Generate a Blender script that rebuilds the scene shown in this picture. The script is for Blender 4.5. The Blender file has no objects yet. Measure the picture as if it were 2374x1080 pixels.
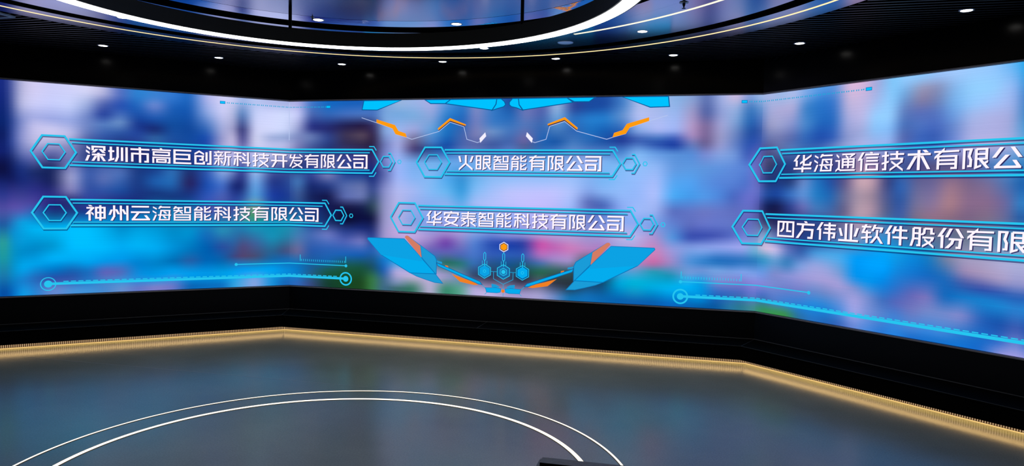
import bpy, bmesh, math, random
import numpy as np
from mathutils import Vector, Matrix

S = bpy.context.scene
C = S.collection
PI = math.pi

# ------------------------------------------------------------------ camera, world, exposure
CAM_H = 1.6
F_PX, PITCH, ROLL = 1650.0, -0.0523, 0.0199
cd = bpy.data.cameras.new('camera')
cd.sensor_width = 36.0
cd.sensor_fit = 'HORIZONTAL'
cd.lens = F_PX / 2374.0 * 36.0
cd.clip_start = 0.05
cam = bpy.data.objects.new('camera', cd)
C.objects.link(cam)
fw = Vector((0, math.cos(PITCH), math.sin(PITCH)))
r0 = Vector((1, 0, 0))
u0 = r0.cross(fw)
cr, sr = math.cos(ROLL), math.sin(ROLL)
rv = r0 * cr + u0 * sr
uv = u0 * cr - r0 * sr
M = Matrix((rv, uv, -fw)).transposed().to_4x4()
M.translation = Vector((0, 0, CAM_H))
cam.matrix_world = M
S.camera = cam

w = bpy.data.worlds.new('world')
S.world = w
w.use_nodes = True
w.node_tree.nodes['Background'].inputs[0].default_value = (0.5, 0.6, 1.0, 1)
w.node_tree.nodes['Background'].inputs[1].default_value = 0.0015

vs = S.view_settings
vs.view_transform = 'Standard'
vs.look = 'None'
vs.gamma = 1.0
vs.exposure = 0.0
vs.use_curve_mapping = False

# strengths of the lamps in the room
E_RING, E_WARM, E_DOWN, E_STRIP, E_FLOOR, E_TAPE = 8.0, 1.6, 9.0, 1.1, 2.0, 4.2

# ------------------------------------------------------------------ helpers
def lin(c):
    return c / 12.92 if c <= 0.04045 else ((c + 0.055) / 1.055) ** 2.4
def hexc(h):
    return tuple(lin(int(h[i:i + 2], 16) / 255.0) for i in (0, 2, 4))

def new_mat(name):
    m = bpy.data.materials.new(name)
    m.use_nodes = True
    nt = m.node_tree
    nt.nodes.clear()
    out = nt.nodes.new('ShaderNodeOutputMaterial')
    return m, nt, out
def bsdf(name, col, rough=0.5, metal=0.0, spec=0.5, noise=0.0, nscale=6.0, bump=0.0):
    m, nt, out = new_mat(name)
    b = nt.nodes.new('ShaderNodeBsdfPrincipled')
    b.inputs['Base Color'].default_value = (*col, 1)
    b.inputs['Roughness'].default_value = rough
    b.inputs['Metallic'].default_value = metal
    b.inputs['Specular IOR Level'].default_value = spec
    nt.links.new(b.outputs[0], out.inputs[0])
    if noise or bump:
        tc = nt.nodes.new('ShaderNodeTexCoord')
        n = nt.nodes.new('ShaderNodeTexNoise')
        n.inputs['Scale'].default_value = nscale
        n.inputs['Detail'].default_value = 6
        nt.links.new(tc.outputs['Object'], n.inputs['Vector'])
        if noise:
            mr = nt.nodes.new('ShaderNodeMapRange')
            mr.inputs['To Min'].default_value = max(0.02, rough - noise)
            mr.inputs['To Max'].default_value = rough + noise
            nt.links.new(n.outputs['Fac'], mr.inputs['Value'])
            nt.links.new(mr.outputs['Result'], b.inputs['Roughness'])
        if bump:
            bp = nt.nodes.new('ShaderNodeBump')
            bp.inputs['Strength'].default_value = bump
            bp.inputs['Distance'].default_value = 0.01
            nt.links.new(n.outputs['Fac'], bp.inputs['Height'])
            nt.links.new(bp.outputs[0], b.inputs['Normal'])
    return m
def emis(name, col, strength=1.0):
    m, nt, out = new_mat(name)
    e = nt.nodes.new('ShaderNodeEmission')
    e.inputs[0].default_value = (*col, 1)
    e.inputs[1].default_value = strength
    nt.links.new(e.outputs[0], out.inputs[0])
    return m

def link(name, me, mats, parent=None):
    o = bpy.data.objects.new(name, me)
    for m in (mats if isinstance(mats, (list, tuple)) else [mats]):
        me.materials.append(m)
    C.objects.link(o)
    if parent:
        o.parent = parent
    return o
def obj(name, bm, mats, parent=None, smooth=False):
    bmesh.ops.recalc_face_normals(bm, faces=bm.faces[:])
    me = bpy.data.meshes.new(name)
    bm.normal_update()
    bm.to_mesh(me)
    bm.free()
    if smooth:
        for p in me.polygons:
            p.use_smooth = True
    return link(name, me, mats, parent)
def tag(o, label, cat, group=None):
    o['label'] = label
    o['category'] = cat
    if group:
        o['group'] = group
    return o
def struct(o):
    o['kind'] = 'structure'
    return o
def thing(name, loc, label, cat, group=None, rotz=0.0):
    o = bpy.data.objects.new(name, None)
    o.empty_display_size = 0.1
    o.location = loc
    o.rotation_euler = (0, 0, rotz)
    C.objects.link(o)
    return tag(o, label, cat, group)

def prism(bm, pts, z0, z1):
    """closed prism over a plan polygon"""
    lo = [bm.verts.new((x, y, z0)) for x, y in pts]
    hi = [bm.verts.new((x, y, z1)) for x, y in pts]
    n = len(pts)
    bm.faces.new(list(reversed(lo)))
    bm.faces.new(hi)
    for i in range(n):
        j = (i + 1) % n
        bm.faces.new((lo[i], lo[j], hi[j], hi[i]))
def ring(bm, c, r0, r1, z0, z1, n=192, a0=0.0, a1=2 * PI):
    """annular solid (or an arc of one)"""
    full = abs(a1 - a0 - 2 * PI) < 1e-6
    k = n if full else n + 1
    V = []
    for i in range(k):
        a = a0 + (a1 - a0) * i / n
        ca, sa = math.cos(a), math.sin(a)
        V.append([bm.verts.new((c[0] + r * ca, c[1] + r * sa, z)) for r, z in ((r0, z0), (r1, z0), (r1, z1), (r0, z1))])
    for i in range(n):
        A, B = V[i], V[(i + 1) % k]
        for q in range(4):
            p = (q + 1) % 4
            bm.faces.new((A[q], B[q], B[p], A[p]))
    if not full:
        bm.faces.new(list(reversed(V[0])))
        bm.faces.new(V[-1])
def disc(bm, c, r, z0, z1, n=48):
    prism(bm, [(c[0] + r * math.cos(2 * PI * i / n), c[1] + r * math.sin(2 * PI * i / n)) for i in range(n)], z0, z1)
def lathe(bm, prof, c=(0, 0, 0), n=32):
    rows = []
    for r, z in prof:
        if r < 1e-6:
            rows.append([bm.verts.new((c[0], c[1], c[2] + z))])
        else:
            rows.append([bm.verts.new((c[0] + r * math.cos(2 * PI * i / n), c[1] + r * math.sin(2 * PI * i / n), c[2] + z)) for i in range(n)])
    for A, B in zip(rows, rows[1:]):
        for i in range(n):
            j = (i + 1) % n
            q = [A[i % len(A)], A[j % len(A)], B[j % len(B)], B[i % len(B)]]
            q = list(dict.fromkeys(q))
            if len(q) > 2:
                bm.faces.new(q)

# ------------------------------------------------------------------ plan of the folded wall
P_L, P_R = np.array([-2.6401, 8.4297]), np.array([2.4684, 7.1333])
A_L, A_R = 0.7381, 0.7399
WC = float(np.linalg.norm(P_R - P_L))
def rot2(v, a):
    c, s = math.cos(a), math.sin(a)
    return np.array([c * v[0] - s * v[1], s * v[0] + c * v[1]])
T_C = (P_R - P_L) / WC
T_L, T_R = rot2(T_C, A_L), rot2(T_C, -A_R)
N_L, N_C, N_R = [np.array([v[1], -v[0]]) for v in (T_L, T_C, T_R)]
LEN = 4.2
Z_TOP, Z_BOT, Z_LEDGE, Z_KICK = 2.6502, 0.4879, 0.199, 0.0618
D_LEDGE, D_KICK = 0.3897, 0.251
Z_CEIL = 3.0
Z_ROOF = 3.16
def corners(d):
    cl = P_L + np.linalg.solve(np.array([N_L, N_C]), [d, d])
    c_r = P_R + np.linalg.solve(np.array([N_C, N_R]), [d, d])
    return cl, c_r
def line_pts(d):
    """four plan points of the wall line pulled d metres into the room"""
    cl, c_r = corners(d)
    return [P_L - T_L * LEN + N_L * d, cl, c_r, P_R + T_R * LEN + N_R * d]
def seg(i, d0, d1):
    a, b = line_pts(d0), line_pts(d1)
    return [tuple(a[i]), tuple(a[i + 1]), tuple(b[i + 1]), tuple(b[i])]
def on_wall(s, z, d=0.0):
    """point of the unfolded screen (s along it from the left fold, z up, d in front of it)"""
    if s < 0:
        p = P_L + T_L * s + N_L * d
    elif s <= WC:
        p = P_L + T_C * s + N_C * d
    else:
        p = P_R + T_R * (s - WC) + N_R * d
    return (p[0], p[1], z)

# ------------------------------------------------------------------ materials
m_black = bsdf('black_panel', (0.004, 0.004, 0.006), 0.45, spec=0.25)
m_fascia = bsdf('black_gloss_fascia', (0.003, 0.003, 0.004), 0.20, spec=0.13, noise=0.05, nscale=3)
m_ledge = bsdf('black_ledge_laminate', (0.002, 0.002, 0.002), 0.7, spec=0.02)
m_bezel = bsdf('grey_metal_trim', (0.42, 0.38, 0.40), 0.45)
m_edge = bsdf('grey_edge_strip', (0.05, 0.05, 0.05), 0.45)  # thin grey strip along the ledge front edge and its seams
m_brown = bsdf('brown_glow_edge', (0.22, 0.15, 0.10), 0.5)  # brown painted in for the warm glow beside the floor LEDs
m_under = bsdf('raw_board_underside', (0.55, 0.42, 0.28), 0.6)
m_joint = bsdf('grey_joint_strip', (0.13, 0.13, 0.13), 0.4)
m_slat = bsdf('dark_slat', (0.035, 0.035, 0.040), 0.35, spec=0.5)
m_void = bsdf('void_and_slat_shade', (0.002, 0.002, 0.003), 0.9, spec=0.0)
m_mirror = bsdf('dark_mirror_film', (0.42, 0.42, 0.57), 0.16, metal=1.0, noise=0.02, nscale=2.0)
m_mirror2 = bsdf('clear_mirror_film', (0.55, 0.56, 0.74), 0.02, metal=1.0, bump=0.08, nscale=7.0)
m_groove = bsdf('black_groove', (0.001, 0.001, 0.001), 0.9, spec=0.0)
m_hoop = bsdf('black_painted_hoop', (0.06, 0.057, 0.05), 0.6, spec=0.3)
m_rod = bsdf('black_rod', (0.004, 0.004, 0.005), 0.6, spec=0.1)
m_white = emis('white_led_diffuser', (1.0, 0.99, 0.97), E_RING)
m_rim = bsdf('frosted_rim', (0.35, 0.4, 0.5), 0.4)
m_warm = emis('warm_led_line', (1.0, 0.70, 0.33), E_WARM)
m_warm2 = emis('pale_warm_led_line', (1.0, 0.88, 0.55), E_WARM)
m_lamp = emis('downlight_lens', (1.0, 0.96, 0.90), E_DOWN)
m_trim = bsdf('brushed_downlight_trim', (0.45, 0.46, 0.5), 0.35, metal=0.8)
m_spk = bsdf('pale_speaker_grille', (0.80, 0.84, 0.92), 0.42, metal=0.7)
m_steel = bsdf('dark_bronze', (0.03, 0.025, 0.03), 0.4, metal=0.6)
m_vent = bsdf('pale_vent_frame', (0.55, 0.65, 0.75), 0.5)
m_stand = bsdf('dark_brown_black_laminate', (0.022, 0.020, 0.022), 0.4, spec=0.5, bump=0.15, nscale=60)
m_stand2 = bsdf('dark_brown_leatherette', (0.030, 0.018, 0.012), 0.5, bump=0.2, nscale=90)
m_side = bsdf('room_dark_wall', (0.012, 0.012, 0.014), 0.6, spec=0.3)

# floor: dark satin sheet with faint joints
def floor_mat():
    m, nt, out = new_mat('dark_satin_floor')
    N, L = nt.nodes, nt.links
    b = N.new('ShaderNodeBsdfPrincipled')
    tc = N.new('ShaderNodeTexCoord')
    n1 = N.new('ShaderNodeTexNoise')
    n1.inputs['Scale'].default_value = 1.3
    n1.inputs['Detail'].default_value = 8
    n1.inputs['Roughness'].default_value = 0.65
    L.new(tc.outputs['Object'], n1.inputs['Vector'])
    cr_ = N.new('ShaderNodeValToRGB')
    cr_.color_ramp.elements[0].position = 0.3
    cr_.color_ramp.elements[0].color = (0.222, 0.240, 0.182, 1)
    cr_.color_ramp.elements[1].position = 0.75
    cr_.color_ramp.elements[1].color = (0.272, 0.292, 0.224, 1)
    L.new(n1.outputs['Fac'], cr_.inputs['Fac'])
    # fine speckle
    n2 = N.new('ShaderNodeTexNoise')
    n2.inputs['Scale'].default_value = 90
    n2.inputs['Detail'].default_value = 3
    L.new(tc.outputs['Object'], n2.inputs['Vector'])
    mx = N.new('ShaderNodeMixRGB')
    mx.blend_type = 'OVERLAY'
    mx.inputs['Fac'].default_value = 0.25
    L.new(cr_.outputs[0], mx.inputs[1])
    L.new(n2.outputs['Fac'], mx.inputs[2])
    L.new(mx.outputs[0], b.inputs['Base Color'])
    # joints of the floor sheets
    mp = N.new('ShaderNodeMapping')
    mp.inputs['Rotation'].default_value = (0, 0, 0.248)
    L.new(tc.outputs['Object'], mp.inputs['Vector'])
    br = N.new('ShaderNodeTexBrick')
    br.inputs['Scale'].default_value = 1.0
    br.inputs['Brick Width'].default_value = 6.0
    br.inputs['Row Height'].default_value = 1.9
    br.inputs['Mortar Size'].default_value = 0.004
    br.inputs['Mortar Smooth'].default_value = 0.2
    L.new(mp.outputs[0], br.inputs['Vector'])
    mr = N.new('ShaderNodeMapRange')
    mr.inputs['To Min'].default_value = 0.16
    mr.inputs['To Max'].default_value = 0.24
    L.new(n1.outputs['Fac'], mr.inputs['Value'])
    L.new(mr.outputs['Result'], b.inputs['Roughness'])
    b.inputs['Specular IOR Level'].default_value = 0.5
    ad = N.new('ShaderNodeMath')
    ad.operation = 'MULTIPLY_ADD'
    ad.inputs[1].default_value = -1.0
    L.new(br.outputs['Fac'], ad.inputs[0])
    L.new(n2.outputs['Fac'], ad.inputs[2])
    bp = N.new('ShaderNodeBump')
    bp.inputs['Strength'].default_value = 0.12
    bp.inputs['Distance'].default_value = 0.002
    L.new(ad.outputs[0], bp.inputs['Height'])
    L.new(bp.outputs[0], b.inputs['Normal'])
    L.new(b.outputs[0], out.inputs[0])
    return m
m_floor = floor_mat()

# ------------------------------------------------------------------ room shell
far_l, far_r = line_pts(-0.12)[0], line_pts(-0.12)[3]
ROOM = [(-6.6, -2.6), (5.6, -2.6), (5.6, far_r[1]), tuple(far_r)] + [tuple(q) for q in line_pts(-0.12)[2:0:-1]] + [tuple(far_l), (-6.6, far_l[1])]
bm = bmesh.new()
prism(bm, ROOM, -0.05, 0.0)
floor = struct(obj('floor', bm, m_floor))
bm = bmesh.new()
prism(bm, ROOM, Z_ROOF, 3.20)
ceil = struct(obj('ceiling', bm, m_void))
for nm, i in (('wall_left', 0), ('wall_center', 1), ('wall_right', 2)):
    bm = bmesh.new()
    prism(bm, seg(i, -0.12, -0.03), 0.0, Z_ROOF)
    struct(obj(nm, bm, m_black))
def slab(a, b, th=0.1):
    a, b = np.array(a), np.array(b)
    t = (b - a) / np.linalg.norm(b - a)
    n = np.array([t[1], -t[0]]) * th
    return [tuple(a), tuple(b), tuple(b + n), tuple(a + n)]
for nm, a, b in (('wall_back', (-6.6, -2.6), (5.6, -2.6)), ('wall_side_right', (5.6, -2.6), (5.6, far_r[1])), ('wall_side_left', (-6.6, far_l[1]), (-6.6, -2.6))):
    bm = bmesh.new()
    prism(bm, slab(a, b), 0.0, Z_ROOF)
    struct(obj(nm, bm, m_side))
# fascia above the screens and apron under them
for k, (nm, i) in enumerate((('left', 0), ('centre', 1), ('right', 2))):
    bm = bmesh.new()
    prism(bm, seg(i, -0.03, 0.0), Z_TOP + 0.018, Z_ROOF)
    struct(obj('trim_%d' % (k + 1), bm, m_fascia))
    bm = bmesh.new()
    prism(bm, seg(i, -0.03, 0.0), 0.0, Z_BOT - 0.018)
    struct(obj('baseboard_%s' % nm, bm, m_black))

# ------------------------------------------------------------------ ceiling: slats around a round mirror field
CC = (-1.030, 4.000)
RC = (-1.025, 4.051)
R_FIELD, R_REC = 3.580, 2.226
bm = bmesh.new()
t2, n2 = T_C, N_C
pitch, wid = 0.070, 0.016
ROOMA = np.array(ROOM)
def clip_line(off):
    """extent of the room along the slat direction at this offset"""
    us = []
    m_ = len(ROOMA)
    for i in range(m_):
        a, b = ROOMA[i], ROOMA[(i + 1) % m_]
        da, db = a @ n2 - off, b @ n2 - off
        if da * db < 0:
            q = a + (b - a) * da / (da - db)
            us.append(float(q @ t2))
    us.sort()
    return us
off0 = float(P_L @ n2) + 0.03
cu, co = float(np.array(CC) @ t2), float(np.array(CC) @ n2)
off = off0
while off < 3.4:
    us = clip_line(off)
    spans = [(us[i], us[i + 1]) for i in range(0, len(us) - 1, 2)]
    h2 = (R_FIELD - 0.09) ** 2 - (off - co) ** 2
    if h2 > 0:
        h = math.sqrt(h2)
        ns = []
        for a, b in spans:
            if a < cu - h:
                ns.append((a, min(b, cu - h)))
            if b > cu + h:
                ns.append((max(a, cu + h), b))
        spans = ns
    for a, b in spans:
        a += 0.14
        b -= 0.14
        if b - a < 0.03:
            continue
        q = []
        for u_, o_ in ((a, off - wid / 2), (b, off - wid / 2), (b, off + wid / 2), (a, off + wid / 2)):
            p = t2 * u_ + n2 * o_
            q.append((p[0], p[1]))
        prism(bm, q, Z_CEIL, Z_ROOF)
    off += pitch
bmesh.ops.recalc_face_normals(bm, faces=bm.faces[:])
bm.normal_update()
for f in bm.faces:
    f.material_index = 0 if f.normal.z < -0.5 else 1  # slat sides blacked out: shade painted in, only undersides catch light
obj('slats', bm, [m_slat, m_void], ceil)
bm = bmesh.new()
ring(bm, CC, 2.47, R_FIELD, Z_CEIL - 0.004, Z_CEIL)
# inner side of the ring follows the recess circle
obj('mirror_border', bm, m_mirror, ceil)
def ring2(bm, c0, r0, c1, r1, z0, z1, n=192):
    """flat ring whose inner and outer circles have their own centres"""
    V = []
    for i in range(n):
        a = 2 * PI * i / n
        ca, sa = math.cos(a), math.sin(a)
        V.append([bm.verts.new((c[0] + r * ca, c[1] + r * sa, z)) for c, r, z in ((c0, r0, z0), (c1, r1, z0), (c1, r1, z1), (c0, r0, z1))])
    for i in range(n):
        A, B = V[i], V[(i + 1) % n]
        for q in range(4):
            p = (q + 1) % 4
            bm.faces.new((A[q], B[q], B[p], A[p]))
RB, RD = (-1.02, 4.02), (-1.018, 3.960)
for nm, c0, r0, c1, r1, m_ in (('mirror_inner_border', RC, R_REC, RC, 2.53, m_mirror), ('black_trim_ring', RB, 2.045, RC, R_REC, m_groove),
                               ('sharp_mirror_band', RD, 1.904, RB, 2.045, m_mirror2), ('mirror_seam', RD, 1.897, RD, 1.904, m_groove)):
    bm = bmesh.new()
    ring2(bm, c0, r0, c1, r1, Z_CEIL - 0.0038, Z_CEIL + 0.01)
    obj(nm, bm, m_, ceil)
bm = bmesh.new()
disc(bm, RD, 1.897, Z_CEIL - 0.0038, Z_CEIL + 0.01, 192)
obj('inner_mirror_disc', bm, m_mirror, ceil)
bm = bmesh.new()
ring(bm, CC, 3.140, 3.258, Z_CEIL - 0.007, Z_CEIL - 0.004)
obj('black_groove', bm, m_groove, ceil)

# warm LED circle and the second LED arc inside it
bm = bmesh.new()
ring(bm, CC, 3.3845, 3.4045, Z_CEIL - 0.0055, Z_CEIL - 0.0042)
tag(obj('led_line', bm, m_warm), 'thin warm LED circle set into the mirror ceiling next to the slats', 'light strip')
bm = bmesh.new()
AC = (-1.772, 3.388)
def ang(c, p):
    return math.atan2(p[1] - c[1], p[0] - c[0])
a_hi = ang(AC, (0.54, 6.246))
ring(bm, AC, 3.603, 3.628, Z_CEIL - 0.0055, Z_CEIL - 0.0042, n=64, a0=0.10, a1=a_hi)
tag(obj('led_arc', bm, m_warm2), 'short warm LED arc on the mirror between the white ring and the outer LED circle', 'light strip')

# worn joint between two floor sheets
bm = bmesh.new()
for p, q in (((-4.6, 6.62), (-0.85, 5.72)),):
    p, q = np.array(p), np.array(q)
    nn = np.array([-(q - p)[1], (q - p)[0]])
    nn = nn / np.linalg.norm(nn) * 0.003
    prism(bm, [tuple(p - nn), tuple(q - nn), tuple(q + nn), tuple(p + nn)], 0.0002, 0.0006)
obj('joint', bm, bsdf('worn_joint', (0.42, 0.42, 0.38), 0.2), floor)

# two LED circles let into the floor
FC = (-1.058, 3.916)
m_fl = emis('floor_led_cover', (1.0, 0.90, 0.70), E_FLOOR)
for r_, w_, lab in ((1.764, 0.014, 'thin outer LED circle let into the dark floor'), (1.537, 0.028, 'thicker inner LED circle let into the dark floor')):
    bm = bmesh.new()
    ring(bm, FC, r_ - w_ / 2, r_ + w_ / 2, 0.0005, 0.003)
    o = tag(obj('floor_led_ring', bm, m_fl), lab, 'light strip')
    bm = bmesh.new()
    ring(bm, FC, r_ - w_ / 2 - 0.004, r_ - w_ / 2, 0.0005, 0.0025)
    ring(bm, FC, r_ + w_ / 2, r_ + w_ / 2 + 0.004, 0.0005, 0.0025)
    obj('glow_edge', bm, m_brown, o)

# ------------------------------------------------------------------ suspended ring lamp
HC_ = (-1.061, 3.926)
lamp = thing('ring_pendant_lamp', (HC_[0], HC_[1], 2.731), 'big black hoop pendant with a bright white LED band under its rim', 'pendant lamp')
bm = bmesh.new()
ring(bm, (0, 0), 1.669, 1.682, 0.0, 0.108)
ring(bm, (0, 0), 1.777, 1.790, 0.0, 0.108)
ring(bm, (0, 0), 1.682, 1.777, 0.02, 0.108)
obj('hoop', bm, m_hoop, lamp)
bm = bmesh.new()
ring(bm, (0, 0), 1.683, 1.776, -0.004, 0.019)
obj('led_band', bm, m_white, lamp)
for k in range(6):
    a = math.radians(48.8 + 64.1 * k) if k < 2 else math.radians(112.9 + 59.2 * (k - 1))
    bm = bmesh.new()
    disc(bm, (1.676 * math.cos(a), 1.676 * math.sin(a)), 0.0125, 0.100, 0.2645, 16)
    obj('hanging_rod', bm, m_rod, lamp)

# ------------------------------------------------------------------ downlights
def downlight(name, r=0.051):
    t = thing(name, (0, 0, 0), 'x', 'downlight')
    bm = bmesh.new()
    lathe(bm, [(r, 0.004), (r, -0.001), (r * 0.92, -0.0022), (r * 0.80, -0.0015), (r * 0.78, 0.003)])
    obj('trim_ring', bm, m_trim, t, True)
    bm = bmesh.new()
    lathe(bm, [(r * 0.80, 0.003), (r * 0.76, -0.0008), (r * 0.4, -0.0014), (0, -0.0016)])
    obj('lens', bm, m_lamp, t, True)
    return t
def copy_thing(src, loc, label, group=None):
    r = src.copy()
    C.objects.link(r)
    r.location = loc
    r['label'] = label
    if group:
        r['group'] = group
    for ch in src.children:
        c = ch.copy()
        C.objects.link(c)
        c.parent = r
    return r
d0 = downlight('downlight')
spots = [
    (-4.08, 7.12, 0, 'lit downlight in the slats, leftmost, above the left screen', 's'),
    (-3.15, 7.64, 0, 'lit downlight in the slats above the left screen, nearest the left fold', 's'),
    (-1.90, 7.88, 0, 'lit downlight in the slats above the left end of the centre screen', 's'),
    (-0.77, 7.61, 0, 'lit downlight in the slats just under the far point of the LED circle', 's'),
    (0.41, 7.32, 0, 'lit downlight in the slats right of the middle of the centre screen', 's'),
    (1.54, 7.03, 0, 'lit downlight in the slats above the right part of the centre screen', 's'),
    (2.52, 6.40, 0, 'lit downlight in the slats above the fold to the right screen', 's'),
    (3.25, 5.22, 0, 'lit downlight in the slats, largest and rightmost, above the right screen', 's'),
    (-1.61, 5.87, 0, 'lit downlight in the inner mirror beside the left hanging rod', 'm'),
    (-0.49, 5.92, 0, 'lit downlight in the inner mirror left of the right hanging rod', 'm'),
    (-0.30, 6.86, 0, 'lit downlight in the mirror touching the lower edge of the white ring', 'm'),
    (1.06, 6.05, 0, 'lit downlight in the mirror between the two warm LED lines at right', 'm'),
    (-3.23, 5.92, 0, 'lit downlight in the mirror half hidden by the left of the white ring', 'm'),
]
for k, (x, y, dz, lab, g) in enumerate(spots):
    zz = Z_CEIL + (dz if dz else (-0.004 if g == 'm' else 0)) - (0.002 if dz else 0)
    grp = 'downlights in the slatted ceiling' if g == 's' else 'downlights in the mirror ceiling'
    if k == 0:
        d0.location = (x, y, zz)
        d0['label'] = lab
        d0['group'] = grp
    else:
        copy_thing(d0, (x, y, zz), lab, grp)
# spot lamps inside the fittings
ld = bpy.data.lights.new('downlight_beam', 'SPOT')
ld.energy = 9.0
ld.spot_size = math.radians(70)
ld.spot_blend = 0.8
ld.shadow_soft_size = 0.03
ld.color = (1.0, 0.94, 0.86)
for k, (x, y, dz, lab, g) in enumerate(spots):
    o = bpy.data.objects.new('downlight_beam', ld)
    o.location = (x, y, Z_CEIL + dz - 0.02)
    C.objects.link(o)

sp = thing('ceiling_speaker', (0.45, 6.54, Z_CEIL - 0.005), 'round pale blue ceiling speaker cover in the mirror beside the white ring', 'speaker')
bm = bmesh.new()
lathe(bm, [(0.069, 0.0), (0.069, -0.001), (0.060, -0.002), (0.0, -0.0025)], n=40)
obj('grille', bm, m_spk, sp, True)
bm = bmesh.new()
lathe(bm, [(0.072, 0.002), (0.072, -0.0012), (0.0685, -0.0012)], n=40)
obj('rim', bm, m_trim, sp, True)
def sprinkler(name, loc, label, k=1.0):
    t = thing(name, loc, label, 'sprinkler', 'ceiling sprinklers')
    t.scale = (k, k, k)
    bm = bmesh.new()
    lathe(bm, [(0.040, 0.001), (0.040, -0.004), (0.016, -0.010), (0.014, -0.002)], n=32)
    obj('escutcheon', bm, m_trim, t, True)
    bm = bmesh.new()
    lathe(bm, [(0.012, 0.0), (0.013, -0.02), (0.008, -0.034), (0.004, -0.045), (0.004, -0.05)], n=16)
    obj('nozzle', bm, m_steel, t, True)
    bm = bmesh.new()
    lathe(bm, [(0.0, -0.049), (0.018, -0.050), (0.018, -0.052), (0.0, -0.0525)], n=16)
    obj('deflector', bm, m_steel, t, True)
sprinkler('sprinkler', (1.19, 5.14, Z_CEIL - 0.005), 'dark sprinkler head hanging from the mirror at the top edge, above the second LED arc', 0.8)
sprinkler('sprinkler', (-1.635, 5.79, Z_CEIL - 0.004), 'small dark sprinkler head beside the downlight by the left hanging rod', 0.45)
vt = thing('ceiling_vent', (-4.31, 5.92, Z_CEIL), 'pale square vent frame in the slats at the upper left edge', 'vent', rotz=-0.248)
bm = bmesh.new()
for a, b in (((-0.15, -0.09), (0.15, -0.062)), ((-0.15, 0.062), (0.15, 0.09)), ((-0.15, -0.062), (-0.12, 0.062)), ((0.12, -0.062), (0.15, 0.062))):
    prism(bm, [(a[0], a[1]), (b[0], a[1]), (b[0], b[1]), (a[0], b[1])], -0.012, 0.0)
obj('frame', bm, m_vent, vt)
bm = bmesh.new()
for k in range(4):
    y_ = -0.05 + k * 0.03
    prism(bm, [(-0.12, y_), (0.12, y_), (0.12, y_ + 0.012), (-0.12, y_ + 0.012)], -0.009, -0.002)
obj('louvre', bm, m_steel, vt)

# ------------------------------------------------------------------ low black ledges with LED toe kick
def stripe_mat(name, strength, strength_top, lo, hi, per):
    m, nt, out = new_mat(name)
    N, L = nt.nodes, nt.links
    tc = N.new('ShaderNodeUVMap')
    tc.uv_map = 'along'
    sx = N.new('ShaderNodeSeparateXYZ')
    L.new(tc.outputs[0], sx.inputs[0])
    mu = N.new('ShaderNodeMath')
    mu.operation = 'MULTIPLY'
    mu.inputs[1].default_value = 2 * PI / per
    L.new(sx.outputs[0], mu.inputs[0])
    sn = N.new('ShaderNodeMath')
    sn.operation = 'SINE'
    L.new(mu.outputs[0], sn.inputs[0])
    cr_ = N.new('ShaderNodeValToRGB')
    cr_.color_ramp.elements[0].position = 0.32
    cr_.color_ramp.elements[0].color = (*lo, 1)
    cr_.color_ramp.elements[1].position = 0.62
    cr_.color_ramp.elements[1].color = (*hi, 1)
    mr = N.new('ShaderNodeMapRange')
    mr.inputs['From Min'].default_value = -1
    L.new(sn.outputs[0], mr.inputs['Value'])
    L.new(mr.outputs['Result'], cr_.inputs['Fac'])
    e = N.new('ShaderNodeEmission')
    up = N.new('ShaderNodeMapRange')            # painted light scallops get brighter towards the top of the back plate
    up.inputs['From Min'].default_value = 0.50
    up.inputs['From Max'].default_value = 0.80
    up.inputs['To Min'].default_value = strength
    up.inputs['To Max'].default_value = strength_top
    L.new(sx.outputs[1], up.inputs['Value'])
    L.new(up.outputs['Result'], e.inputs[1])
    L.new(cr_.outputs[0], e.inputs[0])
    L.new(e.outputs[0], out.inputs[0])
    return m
m_scallop = stripe_mat('led_scallop_glow', 0.78, 3.6, (0.05, 0.018, 0.004), (0.60, 0.40, 0.22), 0.0172)  # LED light scallops on the recess back, put in as glowing stripes
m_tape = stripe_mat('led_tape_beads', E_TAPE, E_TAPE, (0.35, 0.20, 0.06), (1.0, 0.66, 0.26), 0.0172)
m_strip = emis('warm_led_strip', (1.0, 0.62, 0.22), E_STRIP)
names = ('left', 'centre', 'right')
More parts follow.
